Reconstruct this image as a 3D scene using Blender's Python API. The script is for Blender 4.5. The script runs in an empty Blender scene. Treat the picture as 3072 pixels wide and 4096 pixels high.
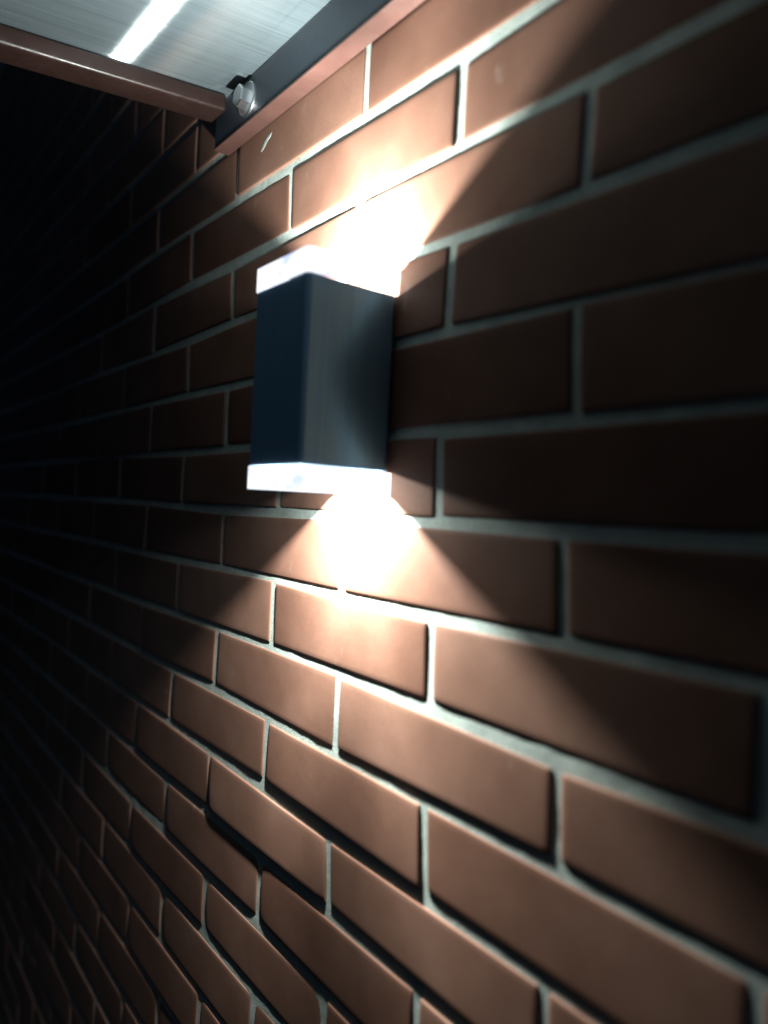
import bpy, bmesh, math, random
from mathutils import Vector, Matrix, noise

random.seed(7)
scene = bpy.context.scene
col = scene.collection

# ------------------------------------------------------------------ camera
CAM_R = Vector((0.617438, 0.785133, 0.048346))
CAM_U = Vector((-0.033828, -0.034901, 0.998818))
CAM_F = Vector((-0.785892, 0.618343, -0.00501))
CAM_P = Vector((0.68849, -0.39155, -0.36562))
LENS = 25.33
cd = bpy.data.cameras.new('camera')
cd.sensor_fit = 'VERTICAL'
cd.sensor_height = 36.0
cd.sensor_width = 27.0
cd.lens = LENS
cd.clip_start = 0.01
cd.clip_end = 400
cd.dof.use_dof = True
cd.dof.focus_distance = 0.80
cd.dof.aperture_fstop = 2.0
cam = bpy.data.objects.new('camera', cd)
col.objects.link(cam)
m3 = Matrix((CAM_R, CAM_U, -CAM_F)).transposed()
cam.matrix_world = Matrix.Translation(CAM_P) @ m3.to_4x4()
scene.camera = cam

# ------------------------------------------------------------------ night sky, exposure
world = bpy.data.worlds.new('World')
scene.world = world
world.use_nodes = True
bg = world.node_tree.nodes['Background']
bg.inputs['Color'].default_value = (0.24, 0.50, 1.0, 1)
bg.inputs['Strength'].default_value = 0.016
scene.view_settings.view_transform = 'Standard'
scene.view_settings.look = 'None'
scene.view_settings.exposure = 0.0
scene.view_settings.gamma = 1.0
scene.render.engine = 'CYCLES'
scene.cycles.use_denoising = True
scene.cycles.sample_clamp_indirect = 4.0
scene.cycles.max_bounces = 6
scene.cycles.transparent_max_bounces = 12
scene.cycles.caustics_reflective = True

LAMP_RGB = (0.93, 1.0, 0.97)

# ------------------------------------------------------------------ helpers
def link(o, parent=None):
    col.objects.link(o)
    if parent is not None:
        o.parent = parent
    return o

def empty(name, loc, label, cat):
    o = bpy.data.objects.new(name, None)
    o.empty_display_size = 0.05
    o.location = loc
    o['label'] = label
    o['category'] = cat
    return link(o)

def from_bm(name, bm, mat, parent=None, smooth=False, loc=None):
    me = bpy.data.meshes.new(name)
    bm.normal_update()
    bm.to_mesh(me)
    bm.free()
    if smooth:
        for p in me.polygons:
            p.use_smooth = True
    me.materials.append(mat)
    o = bpy.data.objects.new(name, me)
    link(o, parent)
    if parent is not None:
        o.location = -parent.location
    if loc is not None:
        o.location = o.location + Vector(loc)
    return o

def box(bm, a, b, bevel=0.0, seg=3, edges=None):
    a, b = Vector(a), Vector(b)
    r = bmesh.ops.create_cube(bm, size=1.0)
    c = (a + b) / 2
    s = b - a
    for v in r['verts']:
        v.co = Vector((v.co.x * s.x, v.co.y * s.y, v.co.z * s.z)) + c
    if bevel > 0:
        es = set()
        for v in r['verts']:
            for e in v.link_edges:
                d = (e.verts[0].co - e.verts[1].co).normalized()
                if edges is None or abs(d[edges]) > 0.9:
                    es.add(e)
        bmesh.ops.bevel(bm, geom=list(es), offset=bevel, segments=seg, profile=0.5, affect='EDGES')

def mat(name):
    m = bpy.data.materials.new(name)
    m.use_nodes = True
    nt = m.node_tree
    nt.nodes.clear()
    out = nt.nodes.new('ShaderNodeOutputMaterial')
    return m, nt, out

def N(nt, t, **kw):
    n = nt.nodes.new(t)
    for k, v in kw.items():
        if k.startswith('_'):
            setattr(n, k[1:], v)
        else:
            n.inputs[k.replace('__', ' ')].default_value = v
    return n

def ramp(nt, src, stops):
    r = nt.nodes.new('ShaderNodeValToRGB')
    els = r.color_ramp.elements
    while len(els) < len(stops):
        els.new(0.5)
    for e, (p, c) in zip(els, stops):
        e.position = p
        e.color = (*c, 1) if len(c) == 3 else c
    nt.links.new(src, r.inputs['Fac'])
    return r

def mixrgb(nt, a, b, fac, mode='MIX'):
    n = nt.nodes.new('ShaderNodeMix')
    n.data_type = 'RGBA'
    n.blend_type = mode
    for s, v in ((n.inputs[6], a), (n.inputs[7], b), (n.inputs[0], fac)):
        if hasattr(v, 'is_output'):
            nt.links.new(v, s)
        elif isinstance(v, (int, float)):
            s.default_value = v
        else:
            s.default_value = (*v, 1)
    return n.outputs[2]

# ------------------------------------------------------------------ materials
def brick_material():
    m, nt, out = mat('brown clinker brick')
    L = nt.links.new
    tc = N(nt, 'ShaderNodeTexCoord')
    info = N(nt, 'ShaderNodeObjectInfo')
    add = nt.nodes.new('ShaderNodeVectorMath'); add.operation = 'ADD'
    mul = nt.nodes.new('ShaderNodeVectorMath'); mul.operation = 'SCALE'
    mul.inputs['Scale'].default_value = 7.0
    L(info.outputs['Random'], mul.inputs[0])
    L(tc.outputs['Object'], add.inputs[0]); L(mul.outputs[0], add.inputs[1])
    co = add.outputs[0]
    # body colour: slow drift plus a per-brick tone
    n1 = N(nt, 'ShaderNodeTexNoise', Scale=14.0, Detail=3.0, Roughness=0.55); L(co, n1.inputs['Vector'])
    r1 = ramp(nt, n1.outputs['Fac'], [(0.30, (0.170, 0.084, 0.057)), (0.55, (0.210, 0.108, 0.075)), (0.75, (0.243, 0.131, 0.094))])
    rb = ramp(nt, info.outputs['Random'], [(0.0, (0.80, 0.77, 0.76)), (0.5, (1.0, 1.0, 1.0)), (1.0, (1.14, 1.18, 1.20))])
    c = mixrgb(nt, r1.outputs['Color'], rb.outputs['Color'], 1.0, 'MULTIPLY')
    # fine sandy mottle
    n2 = N(nt, 'ShaderNodeTexNoise', Scale=420.0, Detail=2.0, Roughness=0.6); L(co, n2.inputs['Vector'])
    r2 = ramp(nt, n2.outputs['Fac'], [(0.35, (0.95, 0.945, 0.94)), (0.65, (1.04, 1.04, 1.04))])
    c = mixrgb(nt, c, r2.outputs['Color'], 1.0, 'MULTIPLY')
    # pale lime smears and tiny flecks
    mp = N(nt, 'ShaderNodeMapping'); mp.inputs['Scale'].default_value = (1.0, 1.0, 0.45); L(co, mp.inputs['Vector'])
    n3 = N(nt, 'ShaderNodeTexNoise', Scale=46.0, Detail=4.0, Roughness=0.7); L(mp.outputs[0], n3.inputs['Vector'])
    r3 = ramp(nt, n3.outputs['Fac'], [(0.66, (0, 0, 0)), (0.80, (0.30, 0.30, 0.30))])
    c = mixrgb(nt, c, (0.42, 0.36, 0.31), r3.outputs['Color'])
    v = N(nt, 'ShaderNodeTexVoronoi', Scale=34.0); L(mp.outputs[0], v.inputs['Vector'])
    r4 = ramp(nt, v.outputs['Distance'], [(0.045, (0.7, 0.7, 0.7)), (0.075, (0, 0, 0))])
    n5 = N(nt, 'ShaderNodeTexNoise', Scale=9.0); L(co, n5.inputs['Vector'])
    r5 = ramp(nt, n5.outputs['Fac'], [(0.60, (0, 0, 0)), (0.66, (1, 1, 1))])
    fl = mixrgb(nt, r4.outputs['Color'], r5.outputs['Color'], 1.0, 'MULTIPLY')
    c = mixrgb(nt, c, (0.55, 0.5, 0.45), fl)
    bs = N(nt, 'ShaderNodeBsdfPrincipled', Roughness=0.62)
    bs.inputs['Specular IOR Level'].default_value = 0.12
    L(c, bs.inputs['Base Color'])
    # extruded face: fine horizontal drag plus sand
    mp2 = N(nt, 'ShaderNodeMapping'); mp2.inputs['Scale'].default_value = (0.25, 1.0, 1.6); L(co, mp2.inputs['Vector'])
    n6 = N(nt, 'ShaderNodeTexNoise', Scale=260.0, Detail=3.0, Roughness=0.65); L(mp2.outputs[0], n6.inputs['Vector'])
    b1 = N(nt, 'ShaderNodeBump', Strength=0.10, Distance=0.0003); L(n6.outputs['Fac'], b1.inputs['Height'])
    n7 = N(nt, 'ShaderNodeTexNoise', Scale=22.0, Detail=2.0); L(co, n7.inputs['Vector'])
    b2 = N(nt, 'ShaderNodeBump', Strength=0.12, Distance=0.0012); L(n7.outputs['Fac'], b2.inputs['Height'])
    L(b1.outputs[0], b2.inputs['Normal'])
    L(b2.outputs[0], bs.inputs['Normal'])
    L(bs.outputs[0], out.inputs['Surface'])
    return m

def mortar_material():
    m, nt, out = mat('pale grey mortar')
    L = nt.links.new
    tc = N(nt, 'ShaderNodeTexCoord')
    n1 = N(nt, 'ShaderNodeTexNoise', Scale=30.0, Detail=5.0, Roughness=0.6); L(tc.outputs['Object'], n1.inputs['Vector'])
    r1 = ramp(nt, n1.outputs['Fac'], [(0.3, (0.39, 0.44, 0.40)), (0.7, (0.55, 0.61, 0.55))])
    n2 = N(nt, 'ShaderNodeTexNoise', Scale=700.0, Detail=2.0); L(tc.outputs['Object'], n2.inputs['Vector'])
    r2 = ramp(nt, n2.outputs['Fac'], [(0.3, (0.75, 0.75, 0.75)), (0.65, (1.1, 1.1, 1.1))])
    c = mixrgb(nt, r1.outputs['Color'], r2.outputs['Color'], 1.0, 'MULTIPLY')
    bs = N(nt, 'ShaderNodeBsdfPrincipled', Roughness=0.95)
    bs.inputs['Specular IOR Level'].default_value = 0.1
    L(c, bs.inputs['Base Color'])
    n3 = N(nt, 'ShaderNodeTexNoise', Scale=480.0, Detail=4.0, Roughness=0.7); L(tc.outputs['Object'], n3.inputs['Vector'])
    b = N(nt, 'ShaderNodeBump', Strength=0.7, Distance=0.0008); L(n3.outputs['Fac'], b.inputs['Height'])
    L(b.outputs[0], bs.inputs['Normal'])
    L(bs.outputs[0], out.inputs['Surface'])
    return m

def paint_material(name, k):
    m, nt, out = mat(name)
    L = nt.links.new
    tc = N(nt, 'ShaderNodeTexCoord')
    n1 = N(nt, 'ShaderNodeTexNoise', Scale=25.0, Detail=4.0); L(tc.outputs['Object'], n1.inputs['Vector'])
    r1 = ramp(nt, n1.outputs['Fac'], [(0.3, (0.150 * k, 0.070 * k, 0.055 * k)), (0.7, (0.205 * k, 0.098 * k, 0.078 * k))])
    bs = N(nt, 'ShaderNodeBsdfPrincipled', Roughness=0.36)
    L(r1.outputs['Color'], bs.inputs['Base Color'])
    n2 = N(nt, 'ShaderNodeTexNoise', Scale=160.0, Detail=3.0); L(tc.outputs['Object'], n2.inputs['Vector'])
    r2 = ramp(nt, n2.outputs['Fac'], [(0.3, (0.30, 0.30, 0.30)), (0.7, (0.46, 0.46, 0.46))])
    L(r2.outputs['Color'], bs.inputs['Roughness'])
    b = N(nt, 'ShaderNodeBump', Strength=0.25, Distance=0.0006); L(n2.outputs['Fac'], b.inputs['Height'])
    L(b.outputs[0], bs.inputs['Normal'])
    L(bs.outputs[0], out.inputs['Surface'])
    return m

def sheet_material():
    # fluted plastic roofing: the flutes run out from the wall, so reflections smear along the wall
    m, nt, out = mat('fluted roofing plastic')
    L = nt.links.new
    tc = N(nt, 'ShaderNodeTexCoord')
    mp = N(nt, 'ShaderNodeMapping'); mp.inputs['Scale'].default_value = (1.0, 0.02, 0.02); L(tc.outputs['Object'], mp.inputs['Vector'])
    n1 = N(nt, 'ShaderNodeTexNoise', Scale=330.0, Detail=4.0, Roughness=0.65); L(mp.outputs[0], n1.inputs['Vector'])
    r1 = ramp(nt, n1.outputs['Fac'], [(0.3, (0.062, 0.078, 0.084)), (0.7, (0.092, 0.112, 0.121))])
    df = N(nt, 'ShaderNodeBsdfDiffuse'); L(r1.outputs['Color'], df.inputs['Color'])
    gl = N(nt, 'ShaderNodeBsdfAnisotropic', Roughness=0.27, Anisotropy=0.93)
    tg = N(nt, 'ShaderNodeCombineXYZ', X=0.0, Y=1.0, Z=0.1)
    gl.inputs['Color'].default_value = (0.9, 0.96, 0.98, 1)
    L(tg.outputs[0], gl.inputs['Tangent'])
    bp = N(nt, 'ShaderNodeBump', Strength=0.22, Distance=0.0005); L(n1.outputs['Fac'], bp.inputs['Height'])
    # added tilt of the gloss normals moves the reflected streak towards the wall
    ln = nt.nodes.new('ShaderNodeVectorMath'); ln.operation = 'ADD'; ln.inputs[1].default_value = (0.0, -0.10, 0.0)
    L(bp.outputs[0], ln.inputs[0])
    nz = nt.nodes.new('ShaderNodeVectorMath'); nz.operation = 'NORMALIZE'
    L(ln.outputs[0], nz.inputs[0])
    L(nz.outputs[0], gl.inputs['Normal']); L(bp.outputs[0], df.inputs['Normal'])
    mx = N(nt, 'ShaderNodeMixShader', Fac=0.16)
    L(df.outputs[0], mx.inputs[1]); L(gl.outputs[0], mx.inputs[2])
    L(mx.outputs[0], out.inputs['Surface'])
    return m

def housing_material():
    m, nt, out = mat('brushed flare blue aluminium')
    L = nt.links.new
    tc = N(nt, 'ShaderNodeTexCoord')
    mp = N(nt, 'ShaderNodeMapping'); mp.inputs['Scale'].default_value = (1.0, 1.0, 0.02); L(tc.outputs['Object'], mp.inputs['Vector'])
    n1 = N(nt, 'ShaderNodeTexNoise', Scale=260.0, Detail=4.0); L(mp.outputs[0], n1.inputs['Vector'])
    r1 = ramp(nt, n1.outputs['Fac'], [(0.3, (0.34, 0.68, 1.0)), (0.7, (0.44, 0.78, 1.0))])  # blue of the lens flare put into the metal's colour
    bs = N(nt, 'ShaderNodeBsdfPrincipled', Metallic=0.7, Roughness=0.62, Anisotropic=1.0)
    L(r1.outputs['Color'], bs.inputs['Base Color'])
    tg = N(nt, 'ShaderNodeCombineXYZ', X=0.0, Y=0.0, Z=1.0); L(tg.outputs[0], bs.inputs['Tangent'])
    b = N(nt, 'ShaderNodeBump', Strength=0.12, Distance=0.0004); L(n1.outputs['Fac'], b.inputs['Height'])
    L(b.outputs[0], bs.inputs['Normal'])
    L(bs.outputs[0], out.inputs['Surface'])
    return m

def plain(name, rgb, rough=0.5, metal=0.0):
    m, nt, out = mat(name)
    tc = N(nt, 'ShaderNodeTexCoord')
    n1 = N(nt, 'ShaderNodeTexNoise', Scale=120.0, Detail=3.0)
    nt.links.new(tc.outputs['Object'], n1.inputs['Vector'])
    r = ramp(nt, n1.outputs['Fac'], [(0.3, tuple(0.88 * c for c in rgb)), (0.7, tuple(min(1.0, 1.1 * c) for c in rgb))])
    bs = N(nt, 'ShaderNodeBsdfPrincipled', Roughness=rough, Metallic=metal)
    nt.links.new(r.outputs['Color'], bs.inputs['Base Color'])
    nt.links.new(bs.outputs[0], out.inputs['Surface'])
    return m

def glow_material(name, emit, clear):
    # lit acrylic: glows, and lets a share of the LED's direct light through
    m, nt, out = mat(name)
    L = nt.links.new
    tc = N(nt, 'ShaderNodeTexCoord')
    n1 = N(nt, 'ShaderNodeTexNoise', Scale=60.0, Detail=2.0); L(tc.outputs['Object'], n1.inputs['Vector'])
    r = ramp(nt, n1.outputs['Fac'], [(0.30, (0.50, 0.58, 0.88)), (0.42, (0.86, 0.92, 1.0))])
    em = N(nt, 'ShaderNodeEmission', Strength=emit); L(r.outputs['Color'], em.inputs['Color'])
    tr = N(nt, 'ShaderNodeBsdfTransparent')
    mx = N(nt, 'ShaderNodeMixShader', Fac=clear)
    L(em.outputs[0], mx.inputs[1]); L(tr.outputs[0], mx.inputs[2])
    L(mx.outputs[0], out.inputs['Surface'])
    return m

M_BRICK = brick_material()
M_MORTAR = mortar_material()
M_PAINT = paint_material('brown painted steel', 0.13)
M_RAIL_LIT = paint_material('brown paint lit copy', 0.42)  # lighter copy of the brown paint, lamplight put into the colour
M_RAIL_SHADE = plain('rail steel in painted shade', (0.020, 0.031, 0.045), 0.45)  # shade on the rail's outer face put into its colour
M_SHEET = sheet_material()
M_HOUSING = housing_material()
M_INNER = plain('dark lamp interior', (0.03, 0.03, 0.03), 0.8)
M_STEEL = plain('zinc plated steel', (0.80, 0.82, 0.84), 0.30, 1.0)
M_GROUND = plain('dark paving', (0.05, 0.05, 0.05), 0.9)
M_SIDE = glow_material('lit acrylic edge', 1.5, 0.26)
M_LENS = glow_material('clear acrylic lens', 0.6, 0.90)
M_LED = glow_material('led chip', 12.0, 0.0)

# ------------------------------------------------------------------ ground (below the frame)
bm = bmesh.new()
bmesh.ops.create_grid(bm, x_segments=4, y_segments=4, size=60.0)
for v in bm.verts:
    v.co.z = -2.1
g = from_bm('ground', bm, M_GROUND)
g['kind'] = 'structure'

# ------------------------------------------------------------------ brick wall
PITCH, COURSE, JOINT = 0.26, 0.075, 0.0096
# how far the joints of the real wall stray from the even grid, mm: course -> half brick -> (along, up)
STRAY = {
 0: {-3: (-4.3, 5.2), -2: (-5.2, 3.5), -1: (-2.7, 2.5), 0: (-3.2, -0.2), 1: (2.1, -1.2), 2: (4.3, -7.2)},
 1: {-2: (0.2, 4.2), -1: (-3.0, -3.7), 0: (1.6, 1.5), 2: (3.9, -1.7), 3: (-2.3, -3.0)},
 2: {-3: (-1.7, -0.1), -2: (1.9, -2.7), -1: (0.2, 4.7), 2: (1.5, 2.1), 3: (-3.6, 1.4)},
 3: {-3: (3.9, 1.5), -2: (7.0, 1.5), -1: (-3.9, -1.8), 2: (-0.5, 5.2), 3: (-4.5, 5.6)},
 4: {-2: (2.2, -3.5), -1: (-2.3, -2.2), 2: (-1.5, -3.0), 3: (0.0, -0.5)},
 5: {-2: (1.0, 0.5), -1: (2.0, -3.5), 0: (5.1, 1.4), 2: (0.8, 0.4), 3: (-6.3, -2.1)},
 6: {-2: (3.6, -0.5), -1: (4.2, 2.4), 0: (4.0, 3.6), 2: (-2.0, -1.3), 3: (-1.6, 2.4)},
 7: {-2: (4.0, 3.6), -1: (1.9, 3.1), 0: (4.1, 4.2), 1: (2.4, 3.3), 2: (0.9, 3.3), 3: (-0.7, -4.7), 4: (2.6, -1.1)},
 8: {-2: (-2.7, -0.9), -1: (-0.8, 6.3), 0: (3.5, 1.1), 1: (2.7, 1.8), 2: (-1.2, 0.7), 3: (1.9, 3.3), 4: (1.6, 1.0)},
 9: {-2: (-5.5, 1.9), -1: (-5.1, -1.1), 0: (3.1, 6.5), 1: (-2.5, -6.0), 2: (5.4, 0.7), 3: (-4.7, -2.8)},
 10: {-2: (-8.9, -4.9), -1: (0.2, 1.7), 0: (3.2, -3.0), 1: (3.4, 5.5), 2: (2.6, -0.6)},
 11: {-3: (-7.4, -5.1), -2: (-3.5, -1.0), -1: (-3.0, -3.1), 0: (2.6, 2.3), 1: (5.1, -0.6)},
 12: {-3: (-9.0, -3.5), -2: (-2.3, -3.0), -1: (-2.0, 2.4), 0: (0.0, -2.6)},
}
rnd = random.Random(31)
_jit = {}
def jit(k, c):
    if (k, c) not in _jit:
        _jit[(k, c)] = (rnd.gauss(0, 1.6), rnd.gauss(0, 1.3))
    return _jit[(k, c)]

def joint(k, c, other):
    """centre of the joint crossing on bed k at half brick c; other = the bed at the far end of the same upright joint"""
    row = STRAY.get(k, {})
    if c in row:
        dx, dz = row[c]
    else:
        dx, dz = jit(k, c)
        if c in STRAY.get(other, {}):
            dx = STRAY[other][c][0] * 0.8
        lo = [q for q in row if q < c]; hi = [q for q in row if q > c]
        if lo and hi:
            a, b = max(lo), min(hi)
            t = (c - a) / (b - a)
            dz = row[a][1] * (1 - t) + row[b][1] * t
    w = 0.85
    return c * PITCH / 2 + dx * w / 1000, -k * COURSE + dz * w / 1000

def project(x, y, z):
    d = Vector((x, y, z)) - CAM_P
    w = d.dot(CAM_F)
    if w < 0.05:
        return None
    s = LENS / 36.0 * 1024 / w
    return 384 + d.dot(CAM_R) * s, 512 - d.dot(CAM_U) * s

def edge_drop(d):
    # rounded arris, then a faint pillow, metres behind the face
    pts = [(0.0, 0.0005), (0.0016, 0.00015), (0.006, 0.00008), (0.016, 0.00002), (0.03, 0.0)]
    for (a, fa), (b, fb) in zip(pts, pts[1:]):
        if d <= b:
            return fa + (fb - fa) * (d - a) / (b - a)
    return 0.0

INSETS = (0.0, 0.0016, 0.006, 0.016)

def brick_verts(quad, depth, wear):
    """quad: TL TR BL BR (x,z); depth(u,v) -> how proud the face stands"""
    (tlx, tlz), (trx, trz), (blx, blz), (brx, brz) = quad
    wid = ((trx - tlx) + (brx - blx)) / 2
    hei = ((tlz - blz) + (trz - brz)) / 2
    us = [i / wid for i in INSETS] + [0.28, 0.5, 0.72] + [1 - i / wid for i in reversed(INSETS)]
    vs = [i / hei for i in INSETS] + [0.5] + [1 - i / hei for i in reversed(INSETS)]
    verts, faces = [], []
    nu, nv = len(us), len(vs)
    for v in vs:
        for u in us:
            x = (tlx * (1 - u) + trx * u) * (1 - v) + (blx * (1 - u) + brx * u) * v
            z = (tlz * (1 - u) + trz * u) * (1 - v) + (blz * (1 - u) + brz * u) * v
            du = min(u, 1 - u) * wid; dv = min(v, 1 - v) * hei
            y = edge_drop(du) + edge_drop(dv) + wear * math.exp(-(du + dv) / 0.009) - depth(u, v)
            verts.append((x, y, z))
    for j in range(nv - 1):
        for i in range(nu - 1):
            a = j * nu + i
            faces.append((a, a + nu, a + nu + 1, a + 1))
    nfront = len(faces)
    ring = [i for i in range(nu)] + [j * nu + nu - 1 for j in range(1, nv)] + \
           [(nv - 1) * nu + i for i in range(nu - 2, -1, -1)] + [j * nu for j in range(nv - 2, 0, -1)]
    base = len(verts)
    for i in ring:
        x, y, z = verts[i]
        verts.append((x, 0.012, z))
    n = len(ring)
    for i in range(n):
        faces.append((ring[i], ring[(i + 1) % n], base + (i + 1) % n, base + i))
    return verts, faces, nfront

wall = empty('brick_wall', (0, 0, -2.1), 'brown clinker brick wall with pale grey mortar joints around the lamp', 'wall')

X_LO, X_HI = -2.3, 0.95
specs = []
for r in range(-12, 28):
    c0 = math.floor(X_LO / (PITCH / 2))
    c = c0 if (c0 - r) % 2 == 0 else c0 + 1
    while c * PITCH / 2 < X_HI:
        h = JOINT / 2
        gl = h + rnd.uniform(-0.0012, 0.0012); gr = h + rnd.uniform(-0.0012, 0.0012)
        gt = h + rnd.uniform(-0.0010, 0.0010); gb = h + rnd.uniform(-0.0010, 0.0010)
        TL = joint(r, c, r + 1); TR = joint(r, c + 2, r + 1)
        BL = joint(r + 1, c, r); BR = joint(r + 1, c + 2, r)
        quad = ((TL[0] + gl, TL[1] - gt), (TR[0] - gr, TR[1] - gt), (BL[0] + gl, BL[1] + gb), (BR[0] - gr, BR[1] + gb))
        proud = rnd.gauss(0.0, 0.00035); tv = rnd.gauss(0, 0.00045); tu = rnd.gauss(0, 0.00045)
        if (r, c) == (9, -1):          # one slip sits proud, most at its lower left corner
            proud, tv, tu = 0.0013, 0.0018, -0.0010
        if (r, c) == (10, -2):
            proud, tv, tu = -0.0002, 0.0008, -0.0006
        if (r, c) == (8, 0):
            proud, tv, tu = 0.0006, 0.0010, 0.0004
        if (r, c) == (-1, -1):
            proud = 0.0010
        if (r, c) == (-1, -3):
            proud = -0.0006
        q = [project(x, 0, z) for x, z in quad]
        area = 0
        if all(q):
            xs = [max(0, min(768, a[0])) for a in q]; zs = [max(0, min(1024, a[1])) for a in q]
            if max(xs) > min(xs) and max(zs) > min(zs):
                o = [0, 1, 3, 2]
                area = abs(sum(xs[o[i]] * zs[o[(i + 1) % 4]] - xs[o[(i + 1) % 4]] * zs[o[i]] for i in range(4))) / 2
        specs.append((area, r, c, quad, (proud, tv, tu)))
        c += 2
specs.sort(key=lambda s: -s[0])
rest_v, rest_f = [], []
wr = random.Random(5)
for idx, (area, r, c, quad, (pr, tv, tu)) in enumerate(specs):
    dep = lambda u, v, pr=pr, tv=tv, tu=tu: pr + tv * (v - 0.5) + tu * (u - 0.5)
    vs, fs, nf = brick_verts(quad, dep, 0.0013 if r >= 9 and c <= 0 else wr.uniform(0.0, 0.0004))
    if idx < 300 and area > 0:
        cx = sum(q[0] for q in quad) / 4; cz = sum(q[1] for q in quad) / 4
        me = bpy.data.meshes.new('brick')
        me.from_pydata([(x - cx, y, z - cz) for x, y, z in vs], [], fs)
        for i, p in enumerate(me.polygons):
            p.use_smooth = i < nf
        me.materials.append(M_BRICK)
        o = bpy.data.objects.new('brick', me)
        link(o, wall)
        o.location = Vector((cx, 0, cz)) - wall.location
    else:
        b = len(rest_v)
        rest_v += vs
        rest_f += [tuple(i + b for i in f) for f in fs]
me = bpy.data.meshes.new('brickwork')
me.from_pydata(rest_v, [], rest_f)
me.materials.append(M_BRICK)
o = bpy.data.objects.new('brickwork', me)
link(o, wall)
o.location = -wall.location
o['kind'] = 'stuff'

# mortar: a real uneven surface just behind the brick faces
def mortar_y(x, z):
    p = Vector((x * 9, 3.7, z * 9))
    q = Vector((x * 45, 1.3, z * 45))
    s = Vector((x * 160, 5.3, z * 160))
    return 0.0018 + 0.0004 * noise.noise(p) + 0.0003 * noise.noise(q) + 0.0002 * noise.noise(s)

def grid_coords(lo, hi, flo, fhi, fine, coarse):
    out = [lo]
    while out[-1] < hi - 1e-6:
        x = out[-1]
        out.append(min(hi, x + (fine if flo - 1e-6 <= x < fhi else coarse)))
    return out
xs = grid_coords(-2.5, 1.1, -0.9, 0.62, 0.004, 0.05)
zs = grid_coords(-2.1, 1.0, -1.05, 0.20, 0.004, 0.05)
mv = [(x, mortar_y(x, z), z) for z in zs for x in xs]
nx = len(xs)
mf = [(j * nx + i, j * nx + i + 1, (j + 1) * nx + i + 1, (j + 1) * nx + i) for j in range(len(zs) - 1) for i in range(nx - 1)]
me = bpy.data.meshes.new('mortar_bed')
me.from_pydata(mv, [], mf)
for p in me.polygons:
    p.use_smooth = True
me.materials.append(M_MORTAR)
o = bpy.data.objects.new('mortar_bed', me)
link(o, wall)
o.location = -wall.location
bm = bmesh.new()
box(bm, (-2.5, 0.013, -2.1), (1.1, 0.24, 1.0))
from_bm('masonry_core', bm, M_MORTAR, wall)

# a dried smear of mortar on the brick under the canopy rail
bm = bmesh.new()
bmesh.ops.create_icosphere(bm, subdivisions=3, radius=1.0)
for v in bm.verts:
    p = v.co.copy()
    w = 1 + 0.45 * noise.noise(p * 1.7 + Vector((4.1, 0, 0)))
    t = p.x
    v.co = Vector((-0.061 + 0.0165 * t * w, -0.0004 - 0.0011 * max(p.y * -1, -0.6) * w, 0.0470 + 0.0080 * t + (0.0062 - 0.002 * t) * p.z * w + 0.0035 * t * t))
from_bm('mortar_smear', bm, M_MORTAR, wall, smooth=True)

# ------------------------------------------------------------------ wall lamp
LX0, LX1, LY0, LY1, LZ0, LZ1 = 0.1112, 0.1973, -0.0930, -0.0030, -0.3334, -0.1812
DIFF = 0.0210
lx, ly = (LX0 + LX1) / 2, (LY0 + LY1) / 2
lamp = empty('wall_lamp', (lx, 0, LZ0), 'square metal up and down wall lamp, blue flare in its colour, with glowing white acrylic ends', 'lamp')

def tube(bm, x0, x1, y0, y1, z0, z1, t, rad, inset=0.0):
    """open square tube with rounded corners"""
    def loop(d, z):
        r = max(rad - d, 0.0008)
        pts = []
        for cx, cy, a0 in ((x1 - d - r, y1 - d - r, 0), (x0 + d + r, y1 - d - r, 90), (x0 + d + r, y0 + d + r, 180), (x1 - d - r, y0 + d + r, 270)):
            for k in range(5):
                a = math.radians(a0 + 90 * k / 4)
                pts.append(bm.verts.new((cx + r * math.cos(a), cy + r * math.sin(a), z)))
        return pts
    e = 0.0004
    loops = [loop(0, z0 + e), loop(0, z1 - e), loop(e, z1), loop(t, z1), loop(t, z0), loop(e, z0)]
    n = len(loops[0])
    for a, b in zip(loops, loops[1:] + loops[:1]):
        for i in range(n):
            bm.faces.new((a[i], a[(i + 1) % n], b[(i + 1) % n], b[i]))

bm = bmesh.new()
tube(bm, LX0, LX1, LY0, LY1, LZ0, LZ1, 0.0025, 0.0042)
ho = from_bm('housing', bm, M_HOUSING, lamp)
bm = bmesh.new()
box(bm, (LX0 + 0.012, LY1 - 0.001, LZ0 + 0.02), (LX1 - 0.012, 0.002, LZ1 - 0.02), 0.001, 2)
from_bm('mounting_plate', bm, M_INNER, lamp)

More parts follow.
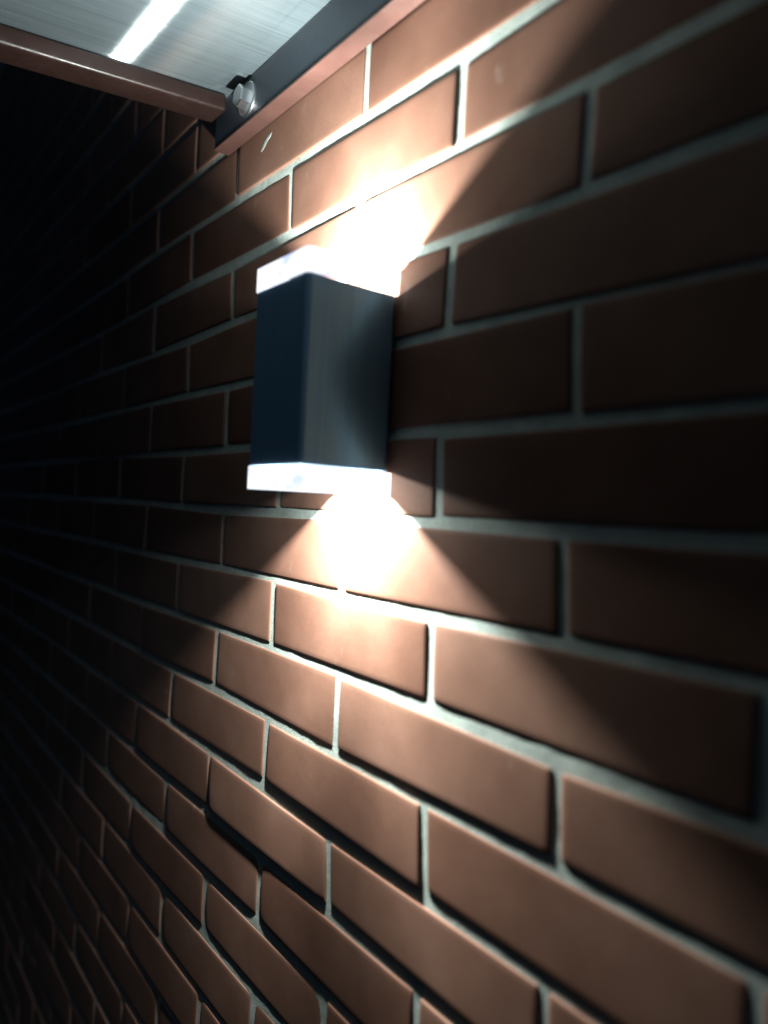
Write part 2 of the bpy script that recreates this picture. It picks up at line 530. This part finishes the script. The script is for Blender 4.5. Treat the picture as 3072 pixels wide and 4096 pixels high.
LED_IN = 0.010
def led_light(z, down, watts, spread):
    ld = bpy.data.lights.new('led_light', 'AREA')
    ld.shape = 'DISK'
    ld.size = 0.017
    ld.energy = 1.0
    ld.spread = math.radians(spread)
    ld.color = LAMP_RGB
    ld.use_nodes = True
    nt = ld.node_tree
    em = nt.nodes['Emission']
    fo = nt.nodes.new('ShaderNodeLightFalloff')
    fo.inputs['Strength'].default_value = watts
    fo.inputs['Smooth'].default_value = LED_SMOOTH
    # beam profile of the fitting: a narrow lobe with a dip on the axis, plus wide spill off the acrylic edge
    ge = nt.nodes.new('ShaderNodeNewGeometry')
    dt = nt.nodes.new('ShaderNodeVectorMath'); dt.operation = 'DOT_PRODUCT'
    nt.links.new(ge.outputs['Incoming'], dt.inputs[0]); nt.links.new(ge.outputs['Normal'], dt.inputs[1])
    ab = nt.nodes.new('ShaderNodeMath'); ab.operation = 'ABSOLUTE'
    nt.links.new(dt.outputs['Value'], ab.inputs[0])
    ac = nt.nodes.new('ShaderNodeMath'); ac.operation = 'ARCCOSINE'
    nt.links.new(ab.outputs[0], ac.inputs[0])
    dv = nt.nodes.new('ShaderNodeMath'); dv.operation = 'DIVIDE'; dv.inputs[1].default_value = math.pi / 2
    nt.links.new(ac.outputs[0], dv.inputs[0])
    pr = ramp(nt, dv.outputs[0], [(d / 90, (k, k, k)) for d, k in PROFILE])
    mu = nt.nodes.new('ShaderNodeMath'); mu.operation = 'MULTIPLY'
    nt.links.new(fo.outputs['Quadratic'], mu.inputs[0]); nt.links.new(pr.outputs['Color'], mu.inputs[1])
    nt.links.new(mu.outputs[0], em.inputs['Strength'])
    o = bpy.data.objects.new('led_light', ld)
    link(o, lamp)
    o.location = Vector((lx, ly, z)) - lamp.location
    if not down:
        o.rotation_euler = (math.pi, 0, 0)
    return o
LED_W, LED_SMOOTH = 17.5, 0.001
PROFILE = [(0, 0.29), (7, 0.32), (14, 0.60), (21, 0.69), (27, 0.56), (38, 0.45), (50, 0.44), (60, 0.52), (90, 0.65)]

for down in (True, False):
    s = -1 if down else 1
    ze = LZ0 if down else LZ1                      # housing rim
    zl = ze - s * LED_IN                           # LED plane inside the housing
    zt = ze + s * DIFF                             # outer face of the acrylic
    ex = 0.0010
    bm = bmesh.new()
    tube(bm, LX0 - ex, LX1 + ex, LY0 - ex, LY1 + ex, min(ze, zt) + 0.0003, max(ze, zt) - 0.0003, 0.0006, 0.005)
    d = from_bm('diffuser', bm, M_SIDE, lamp)
    d.data.materials.append(M_LENS)                # the side against the wall is clear
    for p in d.data.polygons:
        if abs(p.normal.y) > 0.9 and p.center.y > LY1 - 0.002:
            p.material_index = 1
    bm = bmesh.new()
    zp = zt - s * 0.0012
    box(bm, (LX0 + 0.0006, LY0 + 0.0006, min(zp, zt) ), (LX1 - 0.0006, LY1 - 0.0006, max(zp, zt) - 0.0002))
    ln = from_bm('lens', bm, M_LENS, lamp)
    ln.parent = d
    ln.location = (0, 0, 0)
    bm = bmesh.new()
    za, zb = zl - s * 0.0012, zl - s * 0.0040
    box(bm, (LX0 + 0.0026, LY0 + 0.0026, min(za, zb)), (LX1 - 0.0026, LY1 - 0.0026, max(za, zb)))
    lb = from_bm('led_board', bm, M_INNER, lamp)
    led_light(zl, down, LED_W, 180)

# ------------------------------------------------------------------ canopy
RY, RZ0, RZ1 = -0.022, 0.068, 0.118
SLOPE = 0.10
canopy = empty('door_canopy', (-0.13, -0.012, RZ0), 'brown steel framed canopy with fluted plastic roof sheet bolted above the lamp', 'canopy')
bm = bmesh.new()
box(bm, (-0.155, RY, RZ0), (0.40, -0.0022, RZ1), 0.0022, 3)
from_bm('wall_rail', bm, M_RAIL_SHADE, canopy, smooth=False)
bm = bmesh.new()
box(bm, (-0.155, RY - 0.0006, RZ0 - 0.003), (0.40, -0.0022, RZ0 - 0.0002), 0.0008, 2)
from_bm('rail_lit_face', bm, M_RAIL_LIT, canopy)  # added strip standing for the lit underside of the rail

def sloped(name, x0, x1, y0, y1, zb, zt, m, bev):
    bm = bmesh.new()
    box(bm, (x0, y0, zb), (x1, y1, zt), bev, 4)
    for v in bm.verts:
        v.co.z += SLOPE * (v.co.y - RY)
    o = from_bm(name, bm, m, canopy)
    for p in o.data.polygons:
        p.use_smooth = True
    return o
sloped('cross_bar', -0.155, -0.115, -0.60, RY - 0.004, RZ1 - 0.021, RZ1 - 0.001, M_PAINT, 0.004)
sloped('cross_bar', 0.36, 0.40, -0.60, RY - 0.004, RZ1 - 0.021, RZ1 - 0.001, M_PAINT, 0.004)
sloped('front_bar', -0.155, 0.40, -0.642, -0.602, RZ1 - 0.021, RZ1 - 0.001, M_PAINT, 0.004)
bm = bmesh.new()
box(bm, (-0.165, -0.66, RZ1), (0.41, -0.004, RZ1 + 0.006))
for v in bm.verts:
    v.co.z += SLOPE * (v.co.y - RY)
from_bm('roof_sheet', bm, M_SHEET, canopy)

# bolt with a wide washer through the rail
bx, bz = -0.068, 0.092
def disc(bm, y0, y1, r, n, ch=0.0, rot=0.0):
    rings = []
    for y, rr in ((y0, r), (y1 + ch, r), (y1, r - ch)):
        rings.append([bm.verts.new((bx + rr * math.cos(2 * math.pi * i / n + rot), y, bz + rr * math.sin(2 * math.pi * i / n + rot))) for i in range(n)])
    for a, b in zip(rings, rings[1:]):
        for i in range(n):
            bm.faces.new((a[i], a[(i + 1) % n], b[(i + 1) % n], b[i]))
    bm.faces.new(list(reversed(rings[-1])))
    bm.faces.new(rings[0])
bm = bmesh.new()
disc(bm, RY + 0.0005, RY - 0.003, 0.019, 40, 0.0008)
wa = from_bm('washer', bm, M_STEEL, canopy)
bm = bmesh.new()
disc(bm, RY - 0.003, RY - 0.014, 0.0125, 6, 0.0015, 0.3)
hd = from_bm('bolt_head', bm, M_STEEL, canopy)


# ------------------------------------------------------------------ added volume standing in for the lens bloom around the beams
bm = bmesh.new()
box(bm, (-3.0, -2.0, -3.2), (1.6, 0.5, 1.4))
hm, nt, out = mat('bloom veil')
pv = N(nt, 'ShaderNodeVolumePrincipled', Density=0.002)
pv.inputs['Color'].default_value = (0.80, 0.90, 1.0, 1)
pv.inputs['Anisotropy'].default_value = 0.0
nt.links.new(pv.outputs[0], out.inputs['Volume'])
hz = from_bm('bloom_haze', bm, hm)
hz['kind'] = 'stuff'
